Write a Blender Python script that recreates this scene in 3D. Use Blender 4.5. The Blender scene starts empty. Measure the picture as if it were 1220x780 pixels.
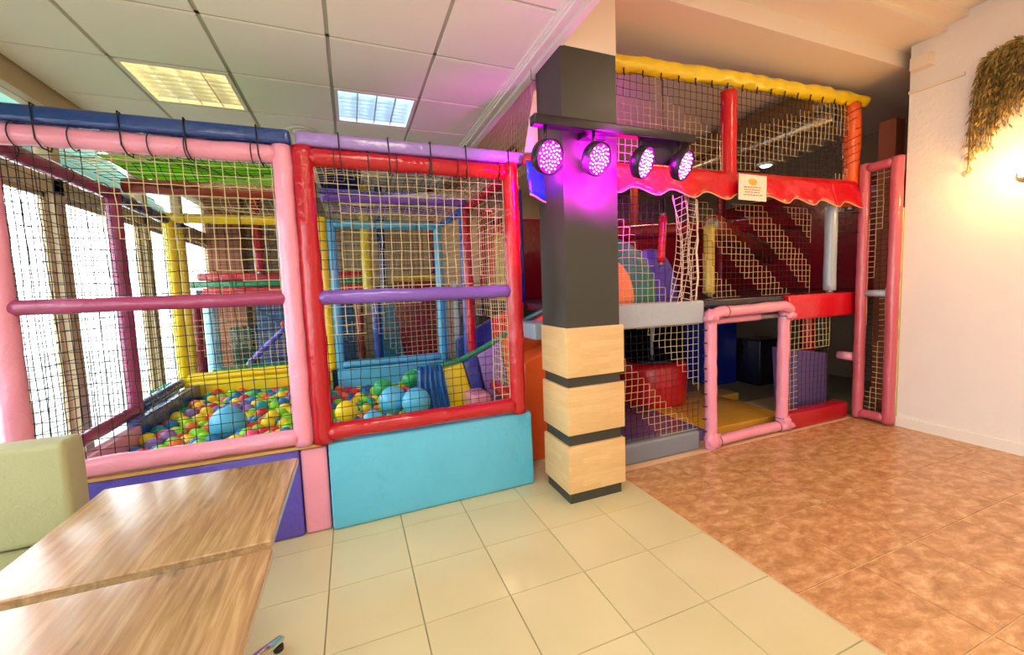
import bpy, bmesh, math, random
from mathutils import Vector, Matrix, noise
random.seed(7)
scene = bpy.context.scene
COL = scene.collection
# ------------------------------------------------------------------ camera
FPX, PCX, PCY = 487.8, 613.6, 383.55
ya, pi_, ro = [math.radians(a) for a in (21.6097, -4.6476, -2.015)]
fw = Vector((math.sin(ya)*math.cos(pi_), math.cos(ya)*math.cos(pi_), math.sin(pi_)))
rt0 = Vector((math.cos(ya), -math.sin(ya), 0)); up0 = rt0.cross(fw)
rt = rt0*math.cos(ro)+up0*math.sin(ro); up = -rt0*math.sin(ro)+up0*math.cos(ro)
cd = bpy.data.cameras.new('camera'); cam = bpy.data.objects.new('camera', cd); COL.objects.link(cam)
cam.matrix_world = Matrix(((rt.x, up.x, -fw.x, .1833), (rt.y, up.y, -fw.y, -2.4124), (rt.z, up.z, -fw.z, 1.38), (0, 0, 0, 1)))
cd.sensor_width = 36; cd.sensor_fit = 'HORIZONTAL'; cd.lens = FPX/1220*36
cd.shift_x = (610-PCX)/1220; cd.shift_y = -(390-PCY)/1220
cd.clip_start = .02
scene.camera = cam
# ------------------------------------------------------------------ world, lights, exposure
w = bpy.data.worlds.new('world'); scene.world = w; w.use_nodes = True
bg = w.node_tree.nodes['Background']; bg.inputs[0].default_value = (.90, .96, 1, 1); bg.inputs[1].default_value = 4.2
vs = scene.view_settings
vs.view_transform = 'Standard'; vs.look = 'None'; vs.exposure = 0.45; vs.gamma = 1.0; vs.use_curve_mapping = False

def lamp(name, kind, loc, energy, color, size=.1, rot=(0, 0, 0), sy=None, spot=None):
    d = bpy.data.lights.new(name, kind); d.energy = energy; d.color = color
    if kind == 'AREA':
        d.size = size
        if sy: d.shape = 'RECTANGLE'; d.size_y = sy
    else: d.shadow_soft_size = size
    if spot: d.spot_size = spot; d.spot_blend = .6
    o = bpy.data.objects.new(name, d); o.location = loc; o.rotation_euler = rot; COL.objects.link(o); return o
# area lights added under the left ceiling, out of frame, to fill the room
for (x, y, z, e, c) in ((.45, -1.3, 2.81, 9, (1, .94, .74)), (-.75, -3.1, 2.81, 12, (1, .95, .78)), (.45, -4.3, 2.81, 14, (1, .95, .78))):
    lamp('unseen_fill_light', 'AREA', (x, y, z), e, c, .5, sy=.5)
# wall lamp, then warm area lights that fill the right-hand room
lamp('wall_lamp_light', 'POINT', (4.55, -.97, 2.10), 11, (1, .52, .15), .05)
for (x, y, e) in ((3.1, -1.9, 20), (3.1, -4.0, 24)):
    lamp('warm_fill_area', 'AREA', (x, y, 3.35), e, (1, .70, .42), .5)  # unseen warm fill from overhead, no fixture built
lamp('play_fill_area', 'AREA', (4.3, 2.3, 3.1), 16, (1, .70, .42), .6)  # this and the next fill the play frame, no fixtures built
lamp('play_fill_area', 'AREA', (2.4, 3.2, 3.1), 14, (1, .74, .50), .6)

# ------------------------------------------------------------------ materials
def lin(c):
    return tuple((v/12.92 if v <= .04045 else ((v+.055)/1.055)**2.4) for v in [int(c[i:i+2], 16)/255 for i in (0, 2, 4)])+(1,)
MATS = {}
def base(name):
    m = bpy.data.materials.new(name); m.use_nodes = True; nt = m.node_tree
    return m, nt, nt.nodes['Principled BSDF'], nt.nodes, nt.links
def simple(name, col, rough=.5, metal=0, bump=0, bscale=40, var=0, spec=None, coat=0, emit=None, es=0):
    if name in MATS: return MATS[name]
    m, nt, b, N, L = base(name)
    c = lin(col); b.inputs['Base Color'].default_value = c
    b.inputs['Roughness'].default_value = rough; b.inputs['Metallic'].default_value = metal
    if spec is not None: b.inputs['Specular IOR Level'].default_value = spec
    if coat: b.inputs['Coat Weight'].default_value = coat; b.inputs['Coat Roughness'].default_value = .12
    tc = N.new('ShaderNodeTexCoord')
    if var:
        n = N.new('ShaderNodeTexNoise'); n.inputs['Scale'].default_value = 5; n.inputs['Detail'].default_value = 4; L.new(tc.outputs['Object'], n.inputs[0])
        r = N.new('ShaderNodeMapRange'); r.inputs['To Min'].default_value = 1-var; r.inputs['To Max'].default_value = 1+var; L.new(n.outputs[0], r.inputs[0])
        mx = N.new('ShaderNodeMix'); mx.data_type = 'RGBA'; mx.blend_type = 'MULTIPLY'; mx.inputs[0].default_value = 1
        mx.inputs[6].default_value = c; L.new(r.outputs[0], mx.inputs[7]); L.new(mx.outputs[2], b.inputs['Base Color'])
    if bump:
        n = N.new('ShaderNodeTexNoise'); n.inputs['Scale'].default_value = bscale; n.inputs['Detail'].default_value = 3; n.inputs['Distortion'].default_value = .6; L.new(tc.outputs['Object'], n.inputs[0])
        bp = N.new('ShaderNodeBump'); bp.inputs['Strength'].default_value = bump; bp.inputs['Distance'].default_value = .01; L.new(n.outputs[0], bp.inputs['Height']); L.new(bp.outputs[0], b.inputs['Normal'])
    if emit: b.inputs['Emission Color'].default_value = lin(emit); b.inputs['Emission Strength'].default_value = es
    MATS[name] = m; return m
def vinyl(name, col, rough=.22, bump=.7, bs=18): return simple('vinyl_'+name, col, rough, 0, bump, bs, .07, coat=.35)
V = dict(pink=vinyl('pink', 'EE9AB6'), red=vinyl('red', 'B80A20'), plum=vinyl('plum', 'A03A68'), purple=vinyl('purple', '7C55B8'), violet=vinyl('violet', '5B4DC0'),
         navy=vinyl('navy', '123C86'), blue=vinyl('blue', '1450B8'), royal=vinyl('royal', '1A2FA0'), sky=vinyl('sky', '5CC0E6'), pale=vinyl('pale', '8CCBE8'), yellow=vinyl('yellow', 'FBDD22'),
         mustard=vinyl('mustard', 'E2C23C'), green=vinyl('green', '0F8A5A'), orange=vinyl('orange', 'F0632A'), brick=vinyl('brick', 'A23A26'), wine=vinyl('wine', '8C1226'),
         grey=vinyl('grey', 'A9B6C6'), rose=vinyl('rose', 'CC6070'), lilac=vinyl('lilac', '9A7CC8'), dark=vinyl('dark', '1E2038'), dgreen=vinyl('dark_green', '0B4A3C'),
         scarlet=vinyl('scarlet', 'D81426'), teal=vinyl('teal', '2B8C9C'), floorpurple=vinyl('floor_purple', '6C5C9A'), floorgold=vinyl('floor_gold', 'D8A63C'), slate=vinyl('slate', '7C8799'), lime=vinyl('lime', 'E6DC7C'))
black = simple('black_cord', '16181C', .7); cream = simple('cream_cord', 'E4D3A2', .75); tie = simple('black_nylon', '14161C', .45)
white = simple('white_paint', 'F2EEE4', .6, bump=.05); tileceil = simple('ceiling_tile', 'F7F4E6', .85, bump=.15, bscale=150, var=.02)
tbar = simple('grid_metal', 'B9B6A6', .5); plaster = simple('wall_plaster', 'F1ECE6', .8, bump=.35, bscale=30, var=.03)
ceilwarm = simple('ceiling_plaster', 'EFE3D2', .85, bump=.08, bscale=20); recess = simple('recess_paint', '9C8670', .85, bump=.1)
tanwall = simple('tan_wall', 'C9B595', .85, bump=.2, bscale=14, var=.08); charcoal = simple('charcoal_laminate', '3A3C36', .42, bump=.03)
frame_w = simple('window_frame', 'C9B490', .55); grout = simple('grout', '9A9378', .8); subfloor = simple('screed', '8C8A80', .9)
chrome = simple('chrome', 'D8D8D8', .12, 1); alu = simple('louvre_aluminium', 'E4E4E0', .26, .9); rubber = simple('rubber', '181818', .6)
olive = simple('olive_leatherette', 'A6A67E', .55, 0, .25, 60, .05); paper = simple('paper', 'F6EBD8', .8); plywood = simple('plywood_edge', 'C99A54', .6, var=.1)
housing = simple('lamp_housing', '1C1622', .35); piping = simple('awning_piping', 'E0B088', .5); steel = simple('grey_steel', '9BA2A6', .35, .8)

def tile_mat(name, c1, c2, rough, marble):
    m, nt, b, N, L = base(name)
    tc = N.new('ShaderNodeTexCoord'); oi = N.new('ShaderNodeObjectInfo')
    mp = N.new('ShaderNodeVectorMath'); mp.operation = 'ADD'; L.new(tc.outputs['Object'], mp.inputs[0])
    sc = N.new('ShaderNodeVectorMath'); sc.operation = 'SCALE'; sc.inputs['Scale'].default_value = 7.0
    cmb = N.new('ShaderNodeCombineXYZ'); L.new(oi.outputs['Random'], cmb.inputs[0]); L.new(oi.outputs['Random'], cmb.inputs[1]); L.new(cmb.outputs[0], sc.inputs[0]); L.new(sc.outputs[0], mp.inputs[1])
    cr = N.new('ShaderNodeValToRGB'); n = N.new('ShaderNodeTexNoise')
    if marble:
        st = N.new('ShaderNodeMapping'); st.inputs['Scale'].default_value = (1, 1.7, 1); st.inputs['Rotation'].default_value = (0, 0, .35); L.new(mp.outputs[0], st.inputs[0])
        n.inputs['Scale'].default_value = 9; n.inputs['Detail'].default_value = 10; n.inputs['Roughness'].default_value = .70; n.inputs['Distortion'].default_value = .35; L.new(st.outputs[0], n.inputs[0])
        e = cr.color_ramp.elements; e[0].position = .30; e[0].color = lin('A3754A'); e[1].position = .72; e[1].color = lin(c2)
        k = e.new(.47); k.color = lin(c1); k = e.new(.53); k.color = lin('CB9C6C')
        bp = N.new('ShaderNodeBump'); bp.inputs['Strength'].default_value = .08; bp.inputs['Distance'].default_value = .003; L.new(n.outputs[0], bp.inputs['Height']); L.new(bp.outputs[0], b.inputs['Normal'])
    else:
        n.inputs['Scale'].default_value = 2.2; n.inputs['Detail'].default_value = 2; L.new(mp.outputs[0], n.inputs[0])
        e = cr.color_ramp.elements; e[0].position = .3; e[0].color = lin(c1); e[1].position = .7; e[1].color = lin(c2)
    L.new(n.outputs[0], cr.inputs[0]); L.new(cr.outputs[0], b.inputs['Base Color']); b.inputs['Roughness'].default_value = rough
    return m
creamtile = tile_mat('cream_tile', 'CCC498', 'D4CDA2', .16, False)
orangetile = tile_mat('orange_marbled_tile', 'BE8F60', 'E6C398', .24, True)

def wood_table():
    m, nt, b, N, L = base('rustic_oak')
    tc = N.new('ShaderNodeTexCoord'); mp = N.new('ShaderNodeMapping'); mp.inputs['Scale'].default_value = (1, .07, 1); L.new(tc.outputs['Object'], mp.inputs[0])
    n = N.new('ShaderNodeTexNoise'); n.inputs['Scale'].default_value = 60; n.inputs['Detail'].default_value = 7; n.inputs['Roughness'].default_value = .6; n.inputs['Distortion'].default_value = .5; L.new(mp.outputs[0], n.inputs[0])
    br = N.new('ShaderNodeTexBrick'); br.inputs['Scale'].default_value = 1; br.inputs['Brick Width'].default_value = 2.3; br.inputs['Row Height'].default_value = .115; br.inputs['Mortar Size'].default_value = .0
    br.inputs['Color1'].default_value = (.80, .80, .80, 1); br.inputs['Color2'].default_value = (1.05, 1.02, 1, 1)
    rr = N.new('ShaderNodeMapping'); rr.inputs['Rotation'].default_value = (0, 0, math.pi/2); L.new(tc.outputs['Object'], rr.inputs[0]); L.new(rr.outputs[0], br.inputs[0])
    cr = N.new('ShaderNodeValToRGB'); e = cr.color_ramp.elements; e[0].position = .25; e[0].color = lin('86664A'); e[1].position = .72; e[1].color = lin('C4A47C')
    k = e.new(.5); k.color = lin('A5835C'); L.new(n.outputs[0], cr.inputs[0])
    mp2 = N.new('ShaderNodeMapping'); mp2.inputs['Scale'].default_value = (9, 2.2, 1); L.new(tc.outputs['Object'], mp2.inputs[0])
    n2 = N.new('ShaderNodeTexNoise'); n2.inputs['Scale'].default_value = 2.2; n2.inputs['Detail'].default_value = 5; L.new(mp2.outputs[0], n2.inputs[0])
    cr2 = N.new('ShaderNodeValToRGB'); e = cr2.color_ramp.elements; e[0].position = .28; e[0].color = (.30, .24, .2, 1); e[1].position = .38; e[1].color = (1, 1, 1, 1); L.new(n2.outputs[0], cr2.inputs[0])
    mx = N.new('ShaderNodeMix'); mx.data_type = 'RGBA'; mx.blend_type = 'MULTIPLY'; mx.inputs[0].default_value = .8; L.new(cr.outputs[0], mx.inputs[6]); L.new(br.outputs[0], mx.inputs[7])
    m2 = N.new('ShaderNodeMix'); m2.data_type = 'RGBA'; m2.blend_type = 'MULTIPLY'; m2.inputs[0].default_value = .8; L.new(mx.outputs[2], m2.inputs[6]); L.new(cr2.outputs[0], m2.inputs[7])
    L.new(m2.outputs[2], b.inputs['Base Color']); b.inputs['Roughness'].default_value = .22; b.inputs['Coat Weight'].default_value = .4; b.inputs['Coat Roughness'].default_value = .15
    bp = N.new('ShaderNodeBump'); bp.inputs['Strength'].default_value = .15; bp.inputs['Distance'].default_value = .003; L.new(n.outputs[0], bp.inputs['Height']); L.new(bp.outputs[0], b.inputs['Normal'])
    return m
oak = wood_table()
def butcher():
    m, nt, b, N, L = base('maple_block')
    tc = N.new('ShaderNodeTexCoord'); sp = N.new('ShaderNodeSeparateXYZ'); L.new(tc.outputs['Object'], sp.inputs[0])
    ad = N.new('ShaderNodeMath'); ad.operation = 'ADD'; L.new(sp.outputs[0], ad.inputs[0]); L.new(sp.outputs[1], ad.inputs[1])
    cb = N.new('ShaderNodeCombineXYZ'); L.new(ad.outputs[0], cb.inputs[0]); L.new(sp.outputs[2], cb.inputs[1])
    br = N.new('ShaderNodeTexBrick'); br.inputs['Scale'].default_value = 1; br.inputs['Brick Width'].default_value = .21; br.inputs['Row Height'].default_value = .037; br.inputs['Mortar Size'].default_value = .0
    br.offset = .37; br.inputs['Color1'].default_value = lin('DDB67E'); br.inputs['Color2'].default_value = lin('E6C28C'); L.new(cb.outputs[0], br.inputs[0])
    mp = N.new('ShaderNodeMapping'); mp.inputs['Scale'].default_value = (.12, 1, 1); L.new(cb.outputs[0], mp.inputs[0])
    n = N.new('ShaderNodeTexNoise'); n.inputs['Scale'].default_value = 90; n.inputs['Detail'].default_value = 4; L.new(mp.outputs[0], n.inputs[0])
    r = N.new('ShaderNodeMapRange'); r.inputs['To Min'].default_value = .82; r.inputs['To Max'].default_value = 1.1; L.new(n.outputs[0], r.inputs[0])
    mx = N.new('ShaderNodeMix'); mx.data_type = 'RGBA'; mx.blend_type = 'MULTIPLY'; mx.inputs[0].default_value = 1; L.new(br.outputs[0], mx.inputs[6]); L.new(r.outputs[0], mx.inputs[7])
    L.new(mx.outputs[2], b.inputs['Base Color']); b.inputs['Roughness'].default_value = .35
    return m
maple = butcher()
def glassmat(name, tint, a):
    m, nt, b, N, L = base(name)
    b.inputs['Base Color'].default_value = tint; b.inputs['Roughness'].default_value = .02; b.inputs['Transmission Weight'].default_value = 1; b.inputs['IOR'].default_value = 1.05
    return m
glass = glassmat('window_glass', (.97, 1, .99, 1), 0)
def emis(name, col, s):
    m, nt, b, N, L = base(name); b.inputs['Base Color'].default_value = lin(col); b.inputs['Emission Color'].default_value = lin(col); b.inputs['Emission Strength'].default_value = s; return m
tube_cool = emis('cool_tube', 'A8D4FF', 13); tube_warm = emis('warm_tube', 'FFF0A8', 7); bulb_m = emis('bulb_glow', 'FFD060', 40); led_m = emis('led_magenta', 'FF00F6', 2.2); led_w = emis('led_point', 'FFC8FF', 5); spot_m = emis('downlight', 'F0F4FF', 6)

# ------------------------------------------------------------------ mesh builder
class MB:
    def __init__(s): s.v = []; s.f = []; s.mi = []; s.sm = []
    def add(s, vs_, fs, mi=0, smooth=False):
        o = len(s.v); s.v += [tuple(p) for p in vs_]; s.f += [tuple(i+o for i in f) for f in fs]; s.mi += [mi]*len(fs); s.sm += [smooth]*len(fs); return s
    def box(s, x0, y0, z0, x1, y1, z1, mi=0):
        x0, x1 = sorted((x0, x1)); y0, y1 = sorted((y0, y1)); z0, z1 = sorted((z0, z1))
        return s.add([(x0, y0, z0), (x1, y0, z0), (x1, y1, z0), (x0, y1, z0), (x0, y0, z1), (x1, y0, z1), (x1, y1, z1), (x0, y1, z1)],
                     [(0, 3, 2, 1), (4, 5, 6, 7), (0, 1, 5, 4), (1, 2, 6, 5), (2, 3, 7, 6), (3, 0, 4, 7)], mi)
    def hexa(s, p, mi=0):
        return s.add(p, [(0, 3, 2, 1), (4, 5, 6, 7), (0, 1, 5, 4), (1, 2, 6, 5), (2, 3, 7, 6), (3, 0, 4, 7)], mi)
    def rbox(s, x0, y0, z0, x1, y1, z1, r=.02, mi=0, puff=0):
        bm = bmesh.new(); c = Vector(((x0+x1)/2, (y0+y1)/2, (z0+z1)/2)); d = Vector((abs(x1-x0), abs(y1-y0), abs(z1-z0)))
        bmesh.ops.create_cube(bm, size=1, matrix=Matrix.Translation(c) @ Matrix.Diagonal((*d, 1)))
        bmesh.ops.bevel(bm, geom=bm.edges[:], offset=min(r, min(d)*.49), segments=3, affect='EDGES', profile=.6)
        bm.verts.index_update()
        s.add([v.co.copy() for v in bm.verts], [[v.index for v in f.verts] for f in bm.faces], mi, True); bm.free(); return s
    def bevelhexa(s, p, r=.02, mi=0):
        bm = bmesh.new(); vs_ = [bm.verts.new(q) for q in p]
        for f in [(0, 3, 2, 1), (4, 5, 6, 7), (0, 1, 5, 4), (1, 2, 6, 5), (2, 3, 7, 6), (3, 0, 4, 7)]: bm.faces.new([vs_[i] for i in f])
        bmesh.ops.bevel(bm, geom=bm.edges[:], offset=r, segments=3, affect='EDGES', profile=.6)
        bm.verts.index_update(); s.add([v.co.copy() for v in bm.verts], [[v.index for v in f.verts] for f in bm.faces], mi, True); bm.free(); return s
    def path(s, pts, r, n=12, mi=0, rough=0, cap=True, step=None, smooth=True):
        pts = [Vector(p) for p in pts]
        if step:
            q = [pts[0]]
            for a, b in zip(pts, pts[1:]):
                k = max(1, int((b-a).length/step)); q += [a.lerp(b, i/k) for i in range(1, k+1)]
            pts = q
        rr = r if isinstance(r, (list, tuple)) else [r]*len(pts)
        rings = []; ref = None
        for i, p in enumerate(pts):
            t = (pts[min(i+1, len(pts)-1)]-pts[max(i-1, 0)]).normalized()
            if ref is None: ref = Vector((0, 0, 1)) if abs(t.z) < .9 else Vector((0, 1, 0))
            u = t.cross(ref).normalized(); v = u.cross(t).normalized(); ref = v
            for k in range(n):
                a = 2*math.pi*k/n; d = u*math.cos(a)+v*math.sin(a); q = rr[min(i, len(rr)-1)]
                if rough: q *= 1+rough*noise.noise(Vector((p.x*9+d.x*1.2, p.y*9+d.y*1.2, p.z*9+d.z*1.2)))
                rings.append(p+d*q)
        m = len(pts); fs = [(i*n+k, i*n+(k+1) % n, (i+1)*n+(k+1) % n, (i+1)*n+k) for i in range(m-1) for k in range(n)]
        if cap: fs += [tuple(range(n-1, -1, -1)), tuple((m-1)*n+k for k in range(n))]
        return s.add(rings, fs, mi, smooth)
    def lathe(s, prof, c, n=20, mi=0, M=None):
        vs_ = []; c = Vector(c)
        for (r, z) in prof:
            for k in range(n):
                a = 2*math.pi*k/n; q = Vector((r*math.cos(a), r*math.sin(a), z)); vs_.append(c+(M @ q if M else q))
        m = len(prof); fs = [(i*n+k, i*n+(k+1) % n, (i+1)*n+(k+1) % n, (i+1)*n+k) for i in range(m-1) for k in range(n)]
        fs += [tuple(range(n-1, -1, -1)), tuple((m-1)*n+k for k in range(n))]
        return s.add(vs_, fs, mi, True)
    def sphere(s, c, r, seg=12, rings=8, mi=0):
        prof = [(r*math.sin(math.pi*i/rings)+1e-5, -r*math.cos(math.pi*i/rings)) for i in range(rings+1)]
        return s.lathe(prof, c, seg, mi)
def root_loc(o):
    while o.parent: o = o.parent
    return Vector(o.location)
def finish(name, mb, mats, parent=None, loc=None):
    me = bpy.data.meshes.new(name); off = root_loc(parent) if parent else Vector(loc or (0, 0, 0))
    me.from_pydata([(v[0]-off.x, v[1]-off.y, v[2]-off.z) for v in mb.v], [], mb.f)
    for m in (mats if isinstance(mats, (list, tuple)) else [mats]): me.materials.append(m)
    me.polygons.foreach_set('material_index', mb.mi); me.polygons.foreach_set('use_smooth', mb.sm); me.update()
    o = bpy.data.objects.new(name, me); COL.objects.link(o)
    if parent: o.parent = parent
    else: o.location = off
    return o
part = finish
def thing(name, label, cat, loc=(0, 0, 0), group=None):
    o = bpy.data.objects.new(name, None); o.empty_display_size = .1; COL.objects.link(o); o.location = loc; o['label'] = label; o['category'] = cat
    if group: o['group'] = group
    return o
def solo(name, mb, mat, label, cat, loc=(0, 0, 0), group=None):
    o = finish(name, mb, mat, None, loc); o['label'] = label; o['category'] = cat
    if group: o['group'] = group
    return o
def struct(name, mb, mat, parent=None):
    o = finish(name, mb, mat, parent)
    if not parent: o['kind'] = 'structure'
    return o
def copy(o, loc, parent=None):
    c = o.copy(); COL.objects.link(c); c.location = loc
    if parent: c.parent = parent
    return c

# ------------------------------------------------------------------ room shell
YB, YF = 4.8, -5.5
fl = struct('floor', MB().box(-1.75, YF, -.06, 6.6, YB, -.006), grout)
T = .3832
proto = None
for i in range(-5, 5):
    for j in range(-2, 14):
        x0, y1 = i*T, -j*T
        if y1 < -5 or (j < 0 and False): continue
        if x0+T < -1.62: continue
        o = proto
        if proto is None:
            proto = o = part('cream_tile', MB().add([(.0015, -T+.0015, -.006), (T-.0015, -T+.0015, -.006), (T-.0015, -.0015, -.006), (.0015, -.0015, -.006), (.003, -T+.003, 0), (T-.003, -T+.003, 0), (T-.003, -.003, 0), (.003, -.003, 0)],
                     [(4, 5, 6, 7), (0, 1, 5, 4), (1, 2, 6, 5), (2, 3, 7, 6), (3, 0, 4, 7)]), creamtile, fl)
            o.location = (x0, y1, 0)
        else: copy(proto, (x0, y1, 0), fl)
part('grout_bed', MB().box(1.92, YF, -.0065, 4.79, .9, -.0035), simple('peach_grout', 'E0C09A', .8), fl)
proto = None
TX, TY = .45, .4375
for i in range(7):
    for j in range(12):
        x0 = 1.922+i*TX; y1 = -.842+2*TY-j*TY
        if y1 < -4.9: continue
        if x0 > 4.7: continue
        wdt = min(TX, 4.79-x0)
        if wdt < .1: continue
        if proto is None:
            proto = part('marbled_tile', MB().add([(.003, -TY+.003, -.006), (TX-.003, -TY+.003, -.006), (TX-.003, -.003, -.006), (.003, -.003, -.006), (.0035, -TY+.0035, .001), (TX-.0035, -TY+.0035, .001), (TX-.0035, -.0035, .001), (.0035, -.0035, .001)],
                     [(4, 5, 6, 7), (0, 1, 5, 4), (1, 2, 6, 5), (2, 3, 7, 6), (3, 0, 4, 7)]), orangetile, fl)
            proto.location = (x0, y1, 0)
        else:
            o = copy(proto, (x0, y1, 0), fl)
            if wdt < TX: o.scale = (wdt/TX, 1, 1)
# left suspended ceiling
CZ = 2.82
ce = struct('ceiling', MB().box(-1.75, YF, CZ+.10, 1.40, YB, CZ+.15), simple('ceiling_back', '6E6A5C', .9))
lights_at = {(1, 1), (3, 1), (3, -3), (1, -6), (3, -8)}
gx = [-1.60, -1.051, -.451, .149, .749, 1.29]; gy0 = .197
tp = {}
for i in range(5):
    for j in range(-9, 8):
        if (i, j) in lights_at: continue
        x0, x1 = gx[i], gx[i+1]; y0 = gy0+.6*j; y1 = y0+.6
        if y1 > YB: continue
        g = .009; wd = round(x1-x0, 3)
        if wd not in tp:
            tp[wd] = part('ceiling_tile', MB().add([(g, g, .012), (wd-g, g, .012), (wd-g, .6-g, .012), (g, .6-g, .012), (g+.004, g+.004, 0), (wd-g-.004, g+.004, 0), (wd-g-.004, .6-g-.004, 0), (g+.004, .6-g-.004, 0)],
                          [(7, 6, 5, 4), (4, 5, 1, 0), (5, 6, 2, 1), (6, 7, 3, 2), (7, 4, 0, 3)]), tileceil, ce); tp[wd].location = (x0, y0, CZ)
        else: copy(tp[wd], (x0, y0, CZ), ce)
g = MB()
for x in gx[1:5]: g.box(x-.012, YF, CZ+.008, x+.012, YB, CZ+.03)
for j in range(-9, 8): g.box(-1.6, gy0+.6*j-.012, CZ+.008, 1.29, gy0+.6*j+.012, CZ+.0295)
part('grid_bar', g, tbar, ce)
# bulkhead between the two ceilings, with stepped moulding
b = MB().box(1.29, YF, 2.80, 1.40, YB, 3.45); b.box(1.275, YF, CZ-.012, 1.30, YB, CZ+.03); b.box(1.305, YF, 2.785, 1.325, YB, 2.81); b.box(1.36, YF, 2.775, 1.41, YB, 2.81)
struct('trim_1', b, white)
# right ceiling: soffit over the play frame, then two beam steps toward the viewer
c = MB().box(1.38, -.16, 3.20, 6.6, YB, 3.26); c.box(1.38, -.20, 3.20, 6.6, -.16, 3.50); c.box(1.38, -.50, 3.33, 6.6, -.18, 3.5)
c.box(1.38, YF, 3.42, 6.6, -.50, 3.5)
c.box(1.38, -.62, 3.37, 6.6, -.50, 3.5)
struct('ceiling_right', c, ceilwarm)
# right wall (only in front of the play frame), return wall and recess
rw = MB().box(4.78, YF, 0, 4.92, -.27, 3.45)
struct('wall_right', rw, plaster)
struct('baseboard_right', MB().box(4.765, YF, 0, 4.78, -.27, .09), white)
m = MB().box(4.70, -.43, 3.10, 4.78, -.30, 3.20); m.add([(4.762, -.27, 2.93), (4.78, -.27, 2.93), (4.78, -.27, 2.955), (4.762, -.27, 2.955), (4.762, -.62, 2.93), (4.78, -.62, 2.93), (4.78, -.62, 2.955), (4.762, -.62, 2.955)], [(0, 1, 2, 3), (7, 6, 5, 4), (0, 3, 7, 4), (3, 2, 6, 7), (1, 0, 4, 5)])
struct('trim_2', m, ceilwarm)
struct('wall_recess', MB().box(6.5, -.3, 0, 6.6, YB, 3.3).box(4.92, -.33, 0, 6.6, -.27, 3.45), recess)
struct('wall_back', MB().box(-1.75, YB, 0, 6.6, YB+.1, 3.4), tanwall)
struct('wall_front', MB().box(-1.75, YF-.1, 0, 6.6, YF, 3.5), plaster)
# window wall on the left
WX = -1.60
ms = [-5.4, -4.1, -2.75, -1.42, -.08, 1.34, 2.62, 3.55, 4.7]
wl = MB().box(WX-.12, YF, 2.68, WX, YB, 2.9).box(WX-.12, YF, 2.12, WX, YB, 2.28).box(WX-.12, YF, 0, WX, YB, .06)
for y in ms: wl.box(WX-.09, y-.05, .06, WX, y+.05, 2.68)
struct('wall_left', wl, frame_w)
for k, (a, bb) in enumerate(zip(ms, ms[1:])):
    wn = struct('window_%d' % (k+1), MB().box(WX-.07, a+.055, .06, WX-.05, bb-.055, .09).box(WX-.07, a+.055, 2.09, WX-.05, bb-.055, 2.12).box(WX-.07, a+.055, .06, WX-.05, a+.075, 2.12).box(WX-.07, bb-.075, .06, WX-.05, bb-.055, 2.12), frame_w)
    part('pane', MB().box(WX-.065, a+.07, .08, WX-.060, bb-.07, 2.10), glass, wn)
    part('transom_pane', MB().box(WX-.065, a+.055, 2.28, WX-.060, bb-.055, 2.68), glass, wn)
# green slatted awning outside above the windows, pavement outside
aw = thing('outside_awning', 'green slatted awning seen through the high transom windows at the upper left', 'awning', (WX-.7, 0, 2.3))
for k in range(18):
    z = 2.27+.1*k; x = WX-.22-.09*k
    part('slat', MB().hexa([(x, -5, z), (x-.02, -5, z), (x-.02, 4.6, z), (x, 4.6, z), (x-.02, -5, z+.085), (x-.04, -5, z+.085), (x-.04, 4.6, z+.085), (x-.02, 4.6, z+.085)]), simple('awning_green', '2F6E58', .6), aw)
for y in (-4.5, 0, 4.4): part('bracket', MB().path([(WX-.2, y, 2.26), (WX-1.85, y, 4.0)], .02, 8), steel, aw)
struct('pavement', MB().box(-12, -12, -.16, WX-.13, 14, -.08), simple('pavement', 'B5B5AE', .8))

# ------------------------------------------------------------------ ceiling lights
def louvre(x0, y0, label, glow):
    t = thing('ceiling_light', label, 'light', (x0+.3, y0+.3, CZ))
    f = MB(); x1, y1 = x0+.6, y0+.6
    for (a, b_, c_, d) in ((x0+.012, y0+.012, x1-.012, y0+.035), (x0+.012, y1-.035, x1-.012, y1-.012), (x0+.012, y0+.035, x0+.035, y1-.035), (x1-.035, y0+.035, x1-.012, y1-.035)): f.box(a, b_, CZ-.004, c_, d, CZ+.09)
    part('frame', f, white, t)
    part('reflector', MB().box(x0+.035, y0+.035, CZ+.085, x1-.035, y1-.035, CZ+.09), alu, t)
    for k in range(1, 4):
        x = x0+.035+.53*k/4; part('divider', MB().box(x-.004, y0+.035, CZ, x+.004, y1-.035, CZ+.05), alu, t)
    for k in range(1, 8):
        y = y0+.035+.53*k/8; part('louvre_blade', MB().hexa([(x0+.035, y-.002, CZ), (x1-.035, y-.002, CZ), (x1-.035, y+.002, CZ), (x0+.035, y+.002, CZ), (x0+.035, y-.006, CZ+.045), (x1-.035, y-.006, CZ+.045), (x1-.035, y+.006, CZ+.045), (x0+.035, y+.006, CZ+.045)]), alu, t)
    for k in range(4):
        x = x0+.035+.53*(k+.5)/4; part('tube', MB().path([(x, y0+.05, CZ+.067), (x, y1-.05, CZ+.067)], .012, 8), glow, t)
louvre(-1.051, .797, 'square louvred ceiling light with yellowish blades, above the pink-framed ball pit', tube_warm)
louvre(.149, .797, 'square louvred ceiling light with bright bluish blades, above the red-framed bay', tube_cool)
for (x, y) in ((.149, -1.603), (-1.051, -3.403), (.149, -4.603)):  # glowing panels added out of frame, above the fill lights
    struct('added_ceiling_panel', MB().box(x+.01, y+.01, CZ-.002, x+.59, y+.59, CZ+.02), emis('fill_panel', 'FFF4D8', 3))
vt = thing('ceiling_vent', 'round white air vent in the ceiling between the two louvred lights', 'vent', (-.125, 1.70, CZ))
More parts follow.
